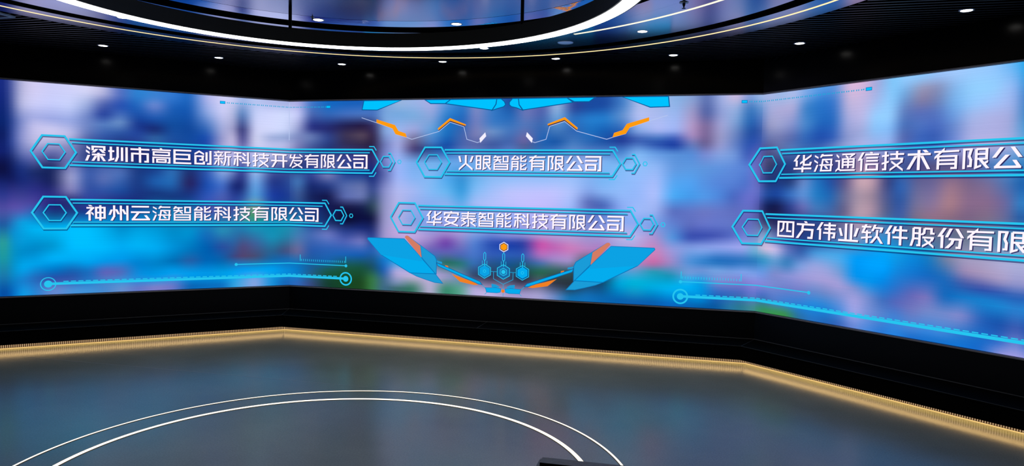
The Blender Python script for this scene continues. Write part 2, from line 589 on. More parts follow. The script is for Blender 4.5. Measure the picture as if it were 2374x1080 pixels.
for i, nm in enumerate(names):
    q = line_pts(D_LEDGE)
    mid = (q[i] + q[i + 1]) / 2
    t = thing('ledge', (mid[0], mid[1], 0), 'low black ledge with a mitred end running under the %s screen' % nm, 'ledge', 'black ledges under the screen')
    def loc(pts):
        return [(x - mid[0], y - mid[1]) for x, y in pts]
    bm = bmesh.new()
    prism(bm, loc(seg(i, 0.0, D_LEDGE - 0.004)), Z_LEDGE - 0.02, Z_LEDGE)
    bmesh.ops.bevel(bm, geom=[e for e in bm.edges], offset=0.003, segments=1, affect='EDGES')
    obj('top_panel', bm, m_ledge, t)
    bm = bmesh.new()
    prism(bm, loc(seg(i, 0.0, 0.006)), Z_LEDGE, Z_LEDGE + 0.005)
    obj('joint_strip', bm, m_joint, t)
    bm = bmesh.new()
    prism(bm, loc(seg(i, D_LEDGE - 0.0045, D_LEDGE - 0.002)), Z_LEDGE - 0.004, Z_LEDGE)
    obj('edge_strip', bm, m_edge, t)
    bm = bmesh.new()
    cuts = [(line_pts(0.012)[j], line_pts(D_LEDGE - 0.003)[j]) for j in (1, 2) if j in (i, i + 1)]
    if i == 1:
        c_ = P_L + T_C * 2.46
        cuts.append((c_ + N_C * 0.012, c_ + N_C * (D_LEDGE - 0.003)))
    for p, q in cuts[-1:] if i == 1 else cuts:
        h_ = np.array([-(q - p)[1], (q - p)[0]]) / np.linalg.norm(q - p) * 0.002
        sh_ = {0: -T_L, 1: T_C * 0, 2: T_R}[i] * 0.004
        prism(bm, loc([tuple(p - h_ + sh_), tuple(q - h_ + sh_), tuple(q + h_ + sh_), tuple(p + h_ + sh_)]), Z_LEDGE, Z_LEDGE + 0.0012)
    obj('panel_seam', bm, m_edge, t)
    bm = bmesh.new()
    prism(bm, loc(seg(i, D_LEDGE - 0.022, D_LEDGE)), Z_KICK, Z_LEDGE - 0.022)
    obj('front_panel', bm, m_ledge, t)
    bm = bmesh.new()
    prism(bm, loc(seg(i, D_KICK - 0.03, D_KICK - 0.004)), 0.0, Z_LEDGE - 0.022)
    obj('toe_kick', bm, m_ledge, t)
    bm = bmesh.new()
    prism(bm, loc(seg(i, D_KICK, D_LEDGE - 0.022)), Z_KICK, Z_KICK + 0.01)
    obj('underside', bm, m_under, t)
    s = thing('led_strip', (mid[0], mid[1], 0), 'warm glowing LED strip at floor level under the %s screen' % nm, 'light strip', 'LED strips along the floor')
    a, b = line_pts(D_KICK)[i], line_pts(D_KICK)[i + 1]
    me = bpy.data.meshes.new('bead_scallops')
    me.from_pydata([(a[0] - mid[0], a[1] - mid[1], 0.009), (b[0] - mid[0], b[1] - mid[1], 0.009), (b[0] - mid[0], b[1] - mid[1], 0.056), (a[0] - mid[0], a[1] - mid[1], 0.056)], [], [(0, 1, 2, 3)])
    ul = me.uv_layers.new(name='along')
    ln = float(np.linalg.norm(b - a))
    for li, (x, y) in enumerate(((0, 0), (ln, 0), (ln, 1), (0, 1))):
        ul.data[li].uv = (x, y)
    link('bead_scallops', me, m_scallop, s)
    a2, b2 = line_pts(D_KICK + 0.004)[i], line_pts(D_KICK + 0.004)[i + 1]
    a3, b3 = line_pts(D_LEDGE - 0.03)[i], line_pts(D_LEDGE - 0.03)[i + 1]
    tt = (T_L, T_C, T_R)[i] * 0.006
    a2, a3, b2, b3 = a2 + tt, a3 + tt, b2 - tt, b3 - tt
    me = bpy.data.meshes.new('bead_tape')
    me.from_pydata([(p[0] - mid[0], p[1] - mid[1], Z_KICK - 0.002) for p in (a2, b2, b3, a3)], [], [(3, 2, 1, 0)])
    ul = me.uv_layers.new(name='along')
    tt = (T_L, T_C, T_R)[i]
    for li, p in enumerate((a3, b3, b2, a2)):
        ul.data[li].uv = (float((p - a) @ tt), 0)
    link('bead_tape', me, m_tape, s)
    bm = bmesh.new()
    prism(bm, loc(seg(i, D_KICK - 0.002, D_KICK + 0.007)), 0.001, 0.006)
    obj('light_tape', bm, m_strip, s)

# ------------------------------------------------------------------ the picture shown on the video wall
COLS = """-2.79 260 1c2c80 246 182a7c 224 142a6c 211 141a50 194 1a2470 177 14143c 164 182a74 151 243a8c 134 4a50a0 121 1c4a90 104 40a080 87 2a9a90 69 2870a0 54 0a4a9a
-2.72 259 3c4a98 242 30428e 225 223a88 203 243c90 186 182464 169 141c58 152 3a3c90 139 5a50a8 128 3868b0 113 0a88d0 95 0890c8 69 0888c8 54 0868c0
-2.63 260 b8b0d8 243 c0b8e0 225 8088c8 208 9090cc 195 7078b8 180 243a88 165 1c2f7c 152 38408e 136 5a58b0 123 0aa0e0 104 0898d8 93 0088c8 77 00a8f0 64 1a80d0 52 10a0e8
-2.52 259 d8c8f0 243 d0c8f4 231 a8a8e0 220 c8bce8 204 b8b0dc 189 6a6cb0 174 20306c 156 30358a 143 4a48a0 130 1478c0 117 00b0f0 97 0084c4 81 00a0e8 66 2868b8 54 2880d0
-2.37 259 d0c8f4 245 ccc8f8 229 a0a4e0 218 d0c4ec 207 c0b4dc 194 6064a4 179 1c2860 165 1a2560 152 2c3284 139 202878 130 14508c 117 00b4f4 99 0490cc 86 00b0f8 74 0078c8 65 2c50a8 55 6888d0
-2.20 260 d4ccf6 244 ccccf8 228 9ca4e0 215 c0b8e4 202 8a88bc 186 7478b8 170 a8a4d4 157 8c88c0 146 2a3478 135 204084 117 00b8fa 99 00b8fc 85 00a8f0 72 1c60b0 65 3058ac 53 4890d8
-2.05 260 d8d0f4 247 a8b0e0 234 7888c8 220 7080c0 207 4a589c 193 304080 175 3858a8 162 3050a0 146 3048a0 135 20388c 117 00b8f8 98 00b8fc 82 00a4f0 71 1870c0 62 2078c8 53 4090d8
-1.91 259 c0b8e0 248 5a68b0 237 28409a 226 5a7cc0 214 3a5aa8 198 283a80 178 5068b0 169 6070b4 158 3458a8 144 2a3a8a 130 1470b8 117 00a8e8 96 00b4f8 82 0098e8 71 6a60b8 61 4880c8 52 4888d0
-1.75 258 5a70c0 247 2a50b0 229 7090c8 217 2a50a0 199 282c6a 176 5070b8 158 2050a0 144 203080 130 1068b0 114 0090d0 98 00a8f0 84 0098e8 70 5868b8 61 3c90d8 52 6890d0
-1.59 260 3080d0 246 2060b8 228 1c3a90 216 2a4aa0 198 242a6a 177 1c3c84 158 1c3a84 144 1a3480 130 1070b8 114 00a0e0 98 00b0f4 79 0080d0 65 1090e0 53 6078c8
-1.42 259 4080d0 250 7888d0 236 2058b0 224 1c2a70 214 3468a8 196 20307a 180 1c408c 168 2060b0 154 183a80 130 1478b8 114 0098d8 95 00a8f0 78 0080c8 64 0098e8 52 8080c8
-1.25 260 3878d0 249 2060b8 230 1850a0 216 2050a0 197 24408c 178 3070b8 166 2468b4 152 183a80 131 1880b8 111 0088c8 95 0090d8 80 0070b8 68 00a0f0 54 6878c8
-1.08 260 2468c0 245 1c58b0 226 184a9c 214 1a4ea0 195 24408c 179 203070 167 2a2460 152 1a3c88 131 1880b8 111 0090d0 94 0078c0 80 2860a8 65 00a0f0 53 0c68b8
-0.90 261 b0b0e8 246 90a4e0 227 3868b8 218 2050b0 198 2a409a 179 3058b0 165 1c50b0 150 3458b8 136 5050a8 123 1880b8 109 1868b8 94 0060b0 80 0068b8 65 0098e8 53 0c70c0
-0.74 262 d4ccf4 248 d0c8f4 233 b0b0e0 218 9c98cc 201 b0a8dc 180 90a8e0 165 4870c8 150 5060b0 131 3060a0 114 2890b8 96 2c50a0 79 0868b0 64 00a0e8 52 1070c0
-0.61 262 d0c8f0 248 b8b8e0 229 a8a0cc 217 d0c0e4 200 b8b0e0 183 7888c8 165 1c2c74 151 2c4498 136 4050a0 121 2880b0 101 2868a8 84 3c4c88 66 00a0f0 54 30a0e0
-0.54 261 a0b0e4 247 5078b8 229 282c70 217 40408a 202 8080c0 183 30388c 165 1c2870 151 3050a0 131 4a8a98 116 2078b0 96 504c80 84 504a78 69 0098f0 55 50a0e0
-0.39 262 c0c4f0 245 d0cef8 230 d4cef4 218 d8d0f0 203 c8c0ec 183 a8c0f0 166 70a8e8 153 58a0d8 143 90a8a0 133 4a9060 118 1890b8 98 40609c 83 485078 68 00a0f0 56 88a0e0
-0.20 262 b8b8e8 249 d8d4fc 231 d8d4fa 221 a0a8d8 214 c0bce8 201 b8b4e0 189 6068a8 171 2a3c88 154 2040a0 141 204a98 121 1088b0 106 1890b8 90 286898 80 1868a8 68 00a0f0 55 1890d8
-0.06 263 b0b4e4 250 d8d8fc 232 d4d4fa 223 98a4d4 215 c0bce8 202 a8a4d4 189 505898 172 2c4490 154 1c3c94 141 1c4a90 121 1890b0 106 2080a8 90 405080 80 1868b0 65 0890e0 54 1868b8
0.11 263 b0a8e0 250 c8c4f4 238 a8a8d8 225 8088c0 215 8080b8 202 6068a8 190 30407c 172 4878b8 157 405c98 142 2c5090 124 2880b0 106 4878b0 90 706898 75 1070b8 65 0878c8 52 3068b8
0.28 263 4878c8 250 5068b0 235 283080 224 7080b8 215 5060a0 200 384080 182 384898 167 1c2c70 152 1a2860 139 203c88 127 18488c 109 4868b0 91 2858a8 73 1c5c98 61 285c88 51 384a80
0.50 262 1868c0 250 3868b8 235 282c70 223 344890 210 283878 198 485898 180 8080b8 168 283c84 155 181c50 142 182058 125 1c3470 110 7078c0 95 3060b0 79 1860a8 67 1c5848 54 184038
0.72 262 1c60b8 250 4870c0 237 242458 227 40385c 215 34305c 200 404890 180 284490 168 5868a8 155 5c68ac 143 1c1c4a 128 101438 115 2a408c 103 5060b0 88 1c60b0 73 1c5848 58 18482c
0.94 262 2060b8 250 5078c4 237 281f4a 225 5c4c64 215 342c50 200 3c3c88 181 20408c 168 6870a8 156 7078b4 143 1c2454 131 141848 119 203078 104 7878bc 89 1c5cb0 74 1c5444 56 204828
1.07 247 4a70bc 237 3a3468 225 342850 215 30284c 200 302c68 181 1c2c78 164 38488c 144 30485c 131 181c48 114 283880 94 2860b0 74 205060 62 3a7a4a
1.21 257 7ca0d8 244 80a4dc 230 88a4dc 215 7078b8 201 8088cc 181 6068ac 164 8c8cc8 144 9490c4 124 9c94c8 105 a494cc 85 1c78c8 72 1c5cb0 60 406888
1.37 261 98b0dc 249 78a4dc 232 9cb0e8 215 a8a8e0 201 9cb0f0 181 a0b0f4 164 b4b4ec 144 b8aee0 125 b8a8e0 113 c4a0d8 85 20a0e0 71 c0a8d8 58 8090b8 52 406a70
1.57 261 9cb0e4 247 7ca8dc 232 a4a4dc 220 706890 210 4a4078 196 78a8e8 179 88b0f0 164 a8b4f0 145 98a8e8 128 88a0e0 113 c8a8e0 101 a890d0 86 3070c0 67 d0b4dc 54 3a7868
1.78 258 a8a8e0 244 88a0d8 232 68a0dc 218 4c80c8 210 305498 194 7cb0ec 179 88b4f0 165 88b8f4 145 90a8ec 128 88a0e8 111 a890d0 99 7868b8 87 3878c0 70 b8a0d4 58 c0acd4
1.96 258 5090d8 244 2878c8 227 2070c0 213 1c50a8 196 70a8e8 177 58a8ec 163 70b4f0 146 9cacec 129 98a0e4 115 a080c8 106 7040a8 95 6a68b8 83 2c7060 69 a898cc 54 3c8870
2.14 256 2c78c8 244 2868bc 227 4868b0 215 5068b0 196 70a4e8 177 3c90d4 165 3c98dc 153 5ca8e8 139 90a8ec 117 a898d8 105 8078c0 93 5468b8 83 307878 69 7888b8 55 60a090
2.29 253 8488c4 241 7880c0 227 8080b8 215 5c68a8 196 78a8e8 177 70b0ec 166 84b8f4 151 a8b8f4 139 88a4e8 118 88a0e0 106 5880d0 94 5078c8 84 4070b8 70 384868 56 b8a8d8
2.49 251 3878c4 239 3c78c4 229 7090c8 215 4058a0 197 78a4e4 178 90b8f4 164 a8bcf8 149 b8bcf8 133 88a8ec 119 8090dc 107 3050b0 95 3c60b8 83 305888 69 403c58 54 c0acdc
2.68 260 2050a0 246 2868b8 232 4878c0 218 4868b0 197 80a0e4 178 98bcf8 164 c0c0fa 150 c0bcfa 133 90a0e8 117 9090d8 107 2040a8 96 3860b8 84 205890 67 50506c 53 a898c8
2.85 248 7078b8 236 5878bc 220 7868a4 213 506098 197 78a0e4 178 a0bcf8 164 c4c0fc 150 c8bcfc 134 a4a8ec 117 9890d4 109 3040a0 96 385cb4 82 285870 68 302c44 54 a494c8
3.04 252 5060ac 238 4068b0 222 2868b8 213 3068b4 197 70a8e8 179 9cbcf8 165 c4bffc 151 c8bafa 134 b4a8e8 118 b49cd4 109 d050a8 97 c070bc 88 5070b0 78 2c6a50 67 606080 53 a89ccc
3.19 254 98b4e0 243 70a0d8 232 5080c0 218 2058a8 197 80a8e8 179 a0bcf8 165 c4c0fc 151 c0b8f8 135 b0acec 119 b0a0d8 106 c060b0 93 a888cc 81 3c6868 67 34384c 53 7888c0
3.37 254 304898 243 3070c0 229 3868b4 216 5080c4 197 90a8e4 179 a0bcf8 165 b4bffa 151 a8b8f8 135 90a0e4 119 b0a0d8 105 d078b8 91 a890cc 80 385868 66 303440 52 1870b0
3.56 254 2050a4 243 2c80d0 229 2470c0 216 3468b4 197 a0acec 181 88b0f0 168 8ca8ec 154 606cb8 140 7080cc 120 9c98d4 104 b880c0 90 2c5858 76 2c3440 55 1870b8
3.71 256 2450a4 243 2c80d0 229 2060b4 218 2858a8 198 80b0f0 179 7cb4f4 166 90b4f4 152 5068b8 139 7088d4 120 a498d8 100 b070b8 77 203850 54 1068b0
3.89 258 4880c8 245 6890d0 231 3468b8 220 283c94 209 4c80cc 193 84b8f4 177 90b8f8 164 98b8f8 150 90a8f0 137 88a8f0 121 c0b0e4 96 8098d8 69 00a0d8 53 0c64b0
4.05 256 b0b8e8 245 b8bcf0 231 90ace8 220 3c5cb0 207 88b8f4 193 94bcf8 178 98b8fa 162 98b4f8 148 a4b8f8 135 90a8f0 119 b8b0e8 92 b088c8 72 00b0d8 63 1898c8 51 1060b0
4.25 251 a8b4e8 240 b0b8f0 231 b4b8f4 222 4c78c4 216 2c4ca8 208 6898e0 193 94b4f4 178 a8b8f8 165 b4bcfa 147 a0b0f0 133 78a0e8 120 b090d0 102 d080b8 93 c868a8 84 2898b8 68 00a8e0 52 0c60b0
4.43 260 90b0e4 244 a0b4f0 231 a4b4f4 220 3050b0 214 2444a4 207 6090d8 191 6898e0 176 5ca4f0 163 50a8f4 147 6070c0 136 6880d0 120 5898e0 107 9c98dc 94 a088c8 80 1890b8 67 00b0f0 51 0c68c0
4.60 262 90a0d4 249 a498c8 235 b898c8 224 b090c4 216 7080c0 207 5c8cd8 192 6498e0 176 58a0f0 163 4c98e8 148 6878c8 134 6470c0 121 3c50b0 110 88a0e4 97 5090d8 85 7898d8 70 00b0f4 50 0c64b8
4.73 261 6070b0 248 5060a4 235 7c689c 224 786498 216 685c90 207 8088d0 192 6494dc 176 5c90e0 163 5898e8 148 7078c4 135 6c78cc 122 3c50b0 110 94a8ec 97 3080cc 87 7490d4 73 0098e0 59 0090e0 50 0c60a8
4.88 262 a8b0e4 248 98a0d8 235 a8a4d8 224 a09ccc 214 9c9cd4 205 88a0e0 192 6490dc 177 5c84d8 164 5488dc 148 6c78c8 135 6878cc 124 4858b4 111 94a4ec 98 1868b8 88 74a0e0 76 7888d0 65 2c68c0 51 0c58a0
5.02 263 d4b8dc 252 a0b0e0 240 88a4d8 227 7488c4 216 6880c4 205 7898dc 192 6488d8 177 5c80d4 164 4c68c0 149 6470c0 136 6878c8 125 5468c0 112 9ca4ec 98 1c68b8 87 7c9ce0 76 7c80cc 65 3868bc 52 2c78a8
5.15 263 7c94d4 252 3c74bc 239 2c68b4 227 2c54a4 216 3054b0 205 3c58b4 192 5c80d4 177 5070c8 164 6c70cc 149 6870c4 136 6468c0 123 7c88d8 112 a8a4ec 99 2870bc 88 80a0e8 77 7c7ccc 66 4868bc 54 307890
5.22 263 a0b4e4 252 5c8ccc 239 3c68b8 229 2c50a4 218 3858b4 203 7070c8 188 7870cc 171 7878d0 158 6c6cc8 140 6870b8 123 7088cc 110 6cb0d8 99 2870b8 86 84a0e8 75 8880d4 64 6878cc 53 4888a0
5.35 262 b0b4e4 248 a8a8d8 235 a09cc8 222 7078b0 211 54548c 196 44446c 179 283878 167 2850a0 154 18245c 141 30305c 126 88a0c8 113 e0b8d8 102 3090c0 90 6898e0 77 8888d4 64 3c6cb8 51 38905c
5.47 260 a0b4e4 249 b0a8d8 234 a0a0d0 221 7478b0 211 6470a8 196 30407c 179 243c80 167 2048a0 154 1c2050 137 303068 122 7888c8 112 d4bce8 101 6098d0 89 8088c8 76 7888cc 61 5078c4 51 3c9458
5.62 260 b0b8e8 249 b0a8d8 233 8890cc 220 5868ac 210 5878b8 196 304488 179 283c78 167 3c70c0 154 30408c 140 283870 123 4858a0 111 6478c0 101 307ab8 88 8890d4 76 7080c8 61 3880d0 51 409050
5.76 260 7ca4e4 248 4080c8 232 5088cc 220 3868b8 210 4068b0 195 404c88 179 7088c8 167 6490d4 155 6c6cb4 138 304080 122 304890 110 3c64b0 100 7c9cdc 90 9c98d8 77 7880c8 61 2880d4 50 3070a0
5.91 263 5898e4 251 3478cc 235 2c6cc0 219 2850ac 209 4468b4 195 40488c 179 2470bc 165 2478c0 153 4878b8 139 30488c 123 2c4c90 113 4898dc 101 9ca0dc 89 a49cd8 77 6888cc 63 2088dc 50 2c74c4
6.04 263 6494dc 249 4078cc 234 306cc0 218 3860b8 210 6c80c0 195 484c8c 179 2c50a0 165 2868b4 151 4868a8 138 505484 122 406cb4 112 50a4e4 100 90a0dc 89 a89cd8 77 7488c8 63 2484d8 50 2868b8
6.17 263 e0b8dc 250 c8b4dc 233 a8a8dc 217 8c94cc 210 98a0d4 194 60548c 179 5c5488 165 6c6c98 152 605c88 138 70709c 123 5078b8 111 48a8ec 98 7098d4 86 a89cd8 75 7c90d4 61 4088dc 50 3864b8
6.31 263 d8b4dc 251 c8b4e0 235 c0b4e4 220 a0a4d8 211 b0b0e4 194 a88cb0 179 d0a8b8 166 a890a8 152 b89cb0 139 a894b4 124 6888b8 111 0498f4 95 0090ec 84 8090d0 74 a8a0e0 61 a0a4e8 50 6c88d8
6.43 262 a8a8dc 249 a8b4e8 234 98c8fc 223 8cbcf4 216 94b0e8 207 a8b0e8 194 80689c 179 c49cb0 166 9c849c 153 b090a8 138 8c84a8 123 2c90dc 108 00a0fa 93 0094ec 78 788cd0 65 7890d8 49 4c88dc
6.56 263 84c4f8 248 90c8fc 233 9ccafc 222 8cb8f4 210 9cb0ec 193 5c5c94 179 38407c 166 505890 153 58608c 135 4884c0 120 10a0f0 105 00a0fc 91 1084e0 76 4070c0 65 5c84d0 50 2c78d4
6.67 263 9cc8fc 252 78a8e0 238 6880c0 225 5070b8 215 5c68ac 206 6070b8 191 4c5c98 175 3468b8 162 3058a4 153 3c5ca8 133 4070a8 117 1898e0 105 1888dc 90 2c74cc 77 5868bc 63 3c84d8 49 2c84e0
6.81 263 94c4fa 254 a098bc 244 8c80a8 235 6474bc 224 5878c4 214 4468bc 205 4c74c4 191 544c84 175 6c6898 161 7c749c 150 80708c 134 54688c 115 1084d8 101 1c74cc 86 6468b8 72 7078c0 58 4c84d4 49 1c6ccc
6.93 263 a0c0f8 253 8c90bc 243 7884b8 234 6078c0 223 506cc0 213 3c5cb0 204 5078c8 191 5c5888 175 70689c 161 8874a0 149 94708c 135 70708c 118 1c7cc0 102 1868c0 84 8078c0 72 7088cc 57 3884dc 50 1c70cc
7.06 263 a8c8fc 251 88b4ec 240 7cb0ec 228 7098dc 221 6c88cc 209 6c84d0 204 9098dc 190 605888 175 a07890 161 b0808c 149 8c6c84 136 5c6c94 117 7c80a0 102 206cbc 86 1468bc 73 7488cc 57 4084d8 50 1870cc
7.19 263 a0c8fc 250 98ccfc 238 98c4fa 228 a8b4e8 218 acace0 207 b4b0e4 190 645c94 175 80688c 162 8c6c90 150 7c6488 135 70748c 118 a098c0 108 a088b4 98 3c58a8 88 1c78c8 73 8c88cc 59 2c78cc 50 1874d4
7.34 263 98c4fc 248 98ccfc 237 a4c0f8 227 b0b0e4 214 b0ace0 206 c0b0e0 190 5078b8 175 80709c 162 8c6c90 150 84708c 134 5c84a8 116 a89cc4 106 a894bc 96 3850a8 87 1c84d0 72 2860b8 57 1c6cc8 50 1c68c8
7.47 264 68b4f4 248 a0b8f4 236 a8b4ec 224 a8a8dc 213 a8a8dc 205 b0acdc 189 5090d0 175 5074b4 162 7068a0 151 6c6c9c 135 5088b4 116 b0a8d4 103 a898c4 95 3058b0 85 2488d4 71 1c50a8 56 3c70cc 50 8c90d8
7.57 263 10a0e8 252 1c90d8 239 2c74c0 227 2c80c4 216 3c98d4 203 68a4dc 189 3070b0 175 1c60ac 162 2888d0 151 1c5ca8 134 5c94c0 115 a8a8d4 101 8c90cc 93 3060b4 83 3480d0 69 4c60b4 58 7c88d0 50 9c98e0"""
def picture():
    rows = np.linspace(Z_BOT, Z_TOP, 56)
    ss, grid = [], []
    for l in COLS.strip().split('\n'):
        a = l.split()
        zs = [float(v) / 100 for v in a[1::2]]
        cs = np.array([[int(h[i:i + 2], 16) / 255.0 for i in (0, 2, 4)] for h in a[2::2]])
        o = np.argsort(zs)
        zs = np.array(zs)[o]
        cs = cs[o]
        grid.append(np.stack([np.interp(rows, zs, cs[:, k]) for k in range(3)], -1))
        ss.append(float(a[0]))
    return np.array(ss), rows, np.array(grid)
PS, PZ, PG = picture()
def pic_at(sv, zv):
    """colour of the blurred city picture at s (array) and z (array)"""
    lo, hi = PS[0], PS[-1]
    sv = np.where(sv < lo, 2 * lo - sv, sv)
    sv = np.where(sv > hi, 2 * hi - sv, sv)
    out = np.zeros((len(sv), len(zv), 3))
    zi = (zv - PZ[0]) / (PZ[1] - PZ[0])
    for k in range(3):
        colz = np.stack([np.interp(sv, PS, PG[:, j, k]) for j in range(len(PZ))], 1)
        for a in range(len(sv)):
            out[a, :, k] = np.interp(zv, PZ, colz[a])
    return out
def blur(A, ax, n):
    ker = np.exp(-0.5 * (np.arange(-2 * n, 2 * n + 1) / n) ** 2)
    ker /= ker.sum()
    P = np.concatenate([np.repeat(A.take([0], ax), 2 * n, ax), A, np.repeat(A.take([-1], ax), 2 * n, ax)], ax)
    out = np.zeros_like(A)
    m_ = A.shape[ax]
    for j, kv in enumerate(ker):
        out += kv * P.take(range(j, j + m_), ax)
    return out
def picture_mat():
    m, nt, out = new_mat('led_picture')
    N, L = nt.nodes, nt.links
    at = N.new('ShaderNodeAttribute')
    at.attribute_name = 'picture'
    # faint scan lines of the LED matrix
    tc = N.new('ShaderNodeTexCoord')
    sx = N.new('ShaderNodeSeparateXYZ')
    L.new(tc.outputs['Object'], sx.inputs[0])
    n1 = N.new('ShaderNodeTexNoise')
    n1.noise_dimensions = '1D'
    n1.inputs['Scale'].default_value = 120
    n1.inputs['Detail'].default_value = 2
    L.new(sx.outputs[2], n1.inputs['W'])
    mr = N.new('ShaderNodeMapRange')
    mr.inputs['From Min'].default_value = 0.25
    mr.inputs['From Max'].default_value = 0.75
    mr.inputs['To Min'].default_value = 0.975
    mr.inputs['To Max'].default_value = 1.03
    L.new(n1.outputs['Fac'], mr.inputs['Value'])
    e = N.new('ShaderNodeEmission')
    L.new(at.outputs['Color'], e.inputs[0])
    L.new(mr.outputs['Result'], e.inputs[1])
    L.new(e.outputs[0], out.inputs[0])
    return m
m_pic = picture_mat()

ctr = on_wall(WC / 2, 0)
wall = thing('video_screen', (ctr[0], ctr[1], Z_BOT), 'huge folded LED screen showing a blurred blue city with white Chinese names in cyan frames', 'led screen')
OX = Vector((ctr[0], ctr[1], Z_BOT))
STEP = 0.035
for k, (s0, s1) in enumerate(((-LEN, 0.0), (0.0, WC), (WC, WC + LEN))):
    ns, nz = int((s1 - s0) / STEP), int((Z_TOP - Z_BOT) / STEP)
    sv, zv = np.linspace(s0, s1, ns + 1), np.linspace(Z_BOT, Z_TOP, nz + 1)
    col = pic_at(sv, zv)
    col = blur(col, 0, 1)
    wide = blur(blur(col, 0, 9), 1, 9)
    col = np.clip(wide + (col - wide) * 1.16, 0.0, 1.0) * np.array([0.95, 1.0, 1.0])
    colL = np.where(col <= 0.04045, col / 12.92, ((col + 0.055) / 1.055) ** 2.4)
    vts, fcs = [], []
    e_ = 1e-6 if k == 2 else (-1e-6 if k == 0 else 0)
    for s_ in sv:
        for z_ in zv:
            p = on_wall(min(max(s_ + e_, s0 + (1e-9 if k == 2 else 0)), s1 - (1e-9 if k == 0 else 0)), z_)
            vts.append((p[0] - OX.x, p[1] - OX.y, p[2] - OX.z))
    for a in range(ns):
        for b in range(nz):
            i0 = a * (nz + 1) + b
            fcs.append((i0, i0 + nz + 1, i0 + nz + 2, i0 + 1))
    me = bpy.data.meshes.new('screen_panel')
    me.from_pydata(vts, [], fcs)
    at = me.attributes.new('picture', 'FLOAT_COLOR', 'POINT')
    at.data.foreach_set('color', np.concatenate([colL.reshape(-1, 3), np.ones((len(vts), 1))], 1).astype(np.float32).ravel())
    link('screen_panel', me, m_pic, wall)
    for z0, z1 in ((Z_TOP + 0.006, Z_TOP + 0.017), (Z_BOT - 0.017, Z_BOT - 0.006)):
        bm = bmesh.new()
        prism(bm, [(x - OX.x, y - OX.y) for x, y in seg(k, -0.02, 0.012)], z0 - OX.z, z1 - OX.z)
        obj('bezel', bm, m_bezel, wall)

# ---- flat graphics drawn on the screen: built unfolded in (s, z), cut at the folds, laid on the panels
class Flat:
    def __init__(self):
        self.bm = bmesh.new()
    def poly(self, pts, dx=0.0, dz=0.0):
        vs_ = [self.bm.verts.new((s + dx, z + dz, 0)) for s, z in pts]
        try:
            self.bm.faces.new(vs_)
        except ValueError:
            pass
        return self
    def band(self, pts, w, closed=False, dx=0.0, dz=0.0):
        """mitred ribbon along a polyline"""
        P = [np.array(p, float) for p in pts]
        n = len(P)
        offs = []
        for i in range(n):
            if closed:
                a, b = P[i - 1], P[(i + 1) % n]
            else:
                a, b = P[max(i - 1, 0)], P[min(i + 1, n - 1)]
            d1, d2 = P[i] - a, b - P[i]
            if np.linalg.norm(d1) < 1e-9: d1 = d2
            if np.linalg.norm(d2) < 1e-9: d2 = d1
            d1, d2 = d1 / np.linalg.norm(d1), d2 / np.linalg.norm(d2)
            n1, n2_ = np.array([-d1[1], d1[0]]), np.array([-d2[1], d2[0]])
            m_ = n1 + n2_
            m_ = m_ / max(np.linalg.norm(m_), 1e-6)
            offs.append(m_ * (w / 2) / max(float(m_ @ n1), 0.35))
        for i in range(n if closed else n - 1):
            j = (i + 1) % n
            self.poly([P[i] - offs[i], P[j] - offs[j], P[j] + offs[j], P[i] + offs[i]], dx, dz)
        return self
    def circle(self, c, r, n=28, dx=0.0, dz=0.0):
        return self.poly([(c[0] + r * math.cos(2 * PI * i / n), c[1] + r * math.sin(2 * PI * i / n)) for i in range(n)], dx, dz)
    def done(self, name, mat, parent, d):
        bm = self.bm
        for cut in (0.0, WC):
            bmesh.ops.bisect_plane(bm, geom=bm.verts[:] + bm.edges[:] + bm.faces[:], plane_co=(cut, 0, 0), plane_no=(1, 0, 0), dist=1e-5)
        for v in bm.verts:
            p = Vector(on_wall(v.co.x, v.co.y, d)) - OX
            v.co = p
        for f in bm.faces:
            f.normal_update()
        return obj(name, bm, mat, parent)
g_cyan = emis('graphic_cyan', hexc('26c6f0'))
g_cyan2 = emis('graphic_deep_cyan', hexc('1ea6d8'))
def veil(name, col, k):
    """see-through dark tint: the drop shadow of the graphics over the picture"""
    m, nt, out = new_mat(name)
    e = nt.nodes.new('ShaderNodeEmission')
    e.inputs[0].default_value = (*col, 1)
    t = nt.nodes.new('ShaderNodeBsdfTransparent')
    x = nt.nodes.new('ShaderNodeMixShader')
    x.inputs[0].default_value = k
    nt.links.new(t.outputs[0], x.inputs[1])
    nt.links.new(e.outputs[0], x.inputs[2])
    nt.links.new(x.outputs[0], out.inputs[0])
    return m
g_navy = emis('graphic_navy_back', hexc('0c2f78'))
g_shade = veil('graphic_frame_shadow', hexc('082a70'), 0.78)
g_dusk = emis('graphic_text_shadow', hexc('2c2a62'))
g_text = emis('graphic_text_white', hexc('fbf0fc'), 1.06)
g_flat = emis('graphic_bright_cyan', hexc('00c2ff'))
g_wing = emis('graphic_wing_blue', hexc('04acee'))
g_wing2 = emis('graphic_wing_facet', hexc('0ca2e4'))
g_wing3 = emis('graphic_wing_tail', hexc('1a9cd8'))
g_orange = emis('graphic_orange', hexc('ff9c10'))
g_orange2 = emis('graphic_burnt_orange', hexc('f08024'))
g_salmon = emis('graphic_salmon', hexc('d47c64'))
g_line = emis('graphic_pale_line', hexc('b8c8f0'))
g_white = emis('graphic_white', hexc('f4f0ff'))
D1, D2, D3, D4 = 0.002, 0.0035, 0.005, 0.0065

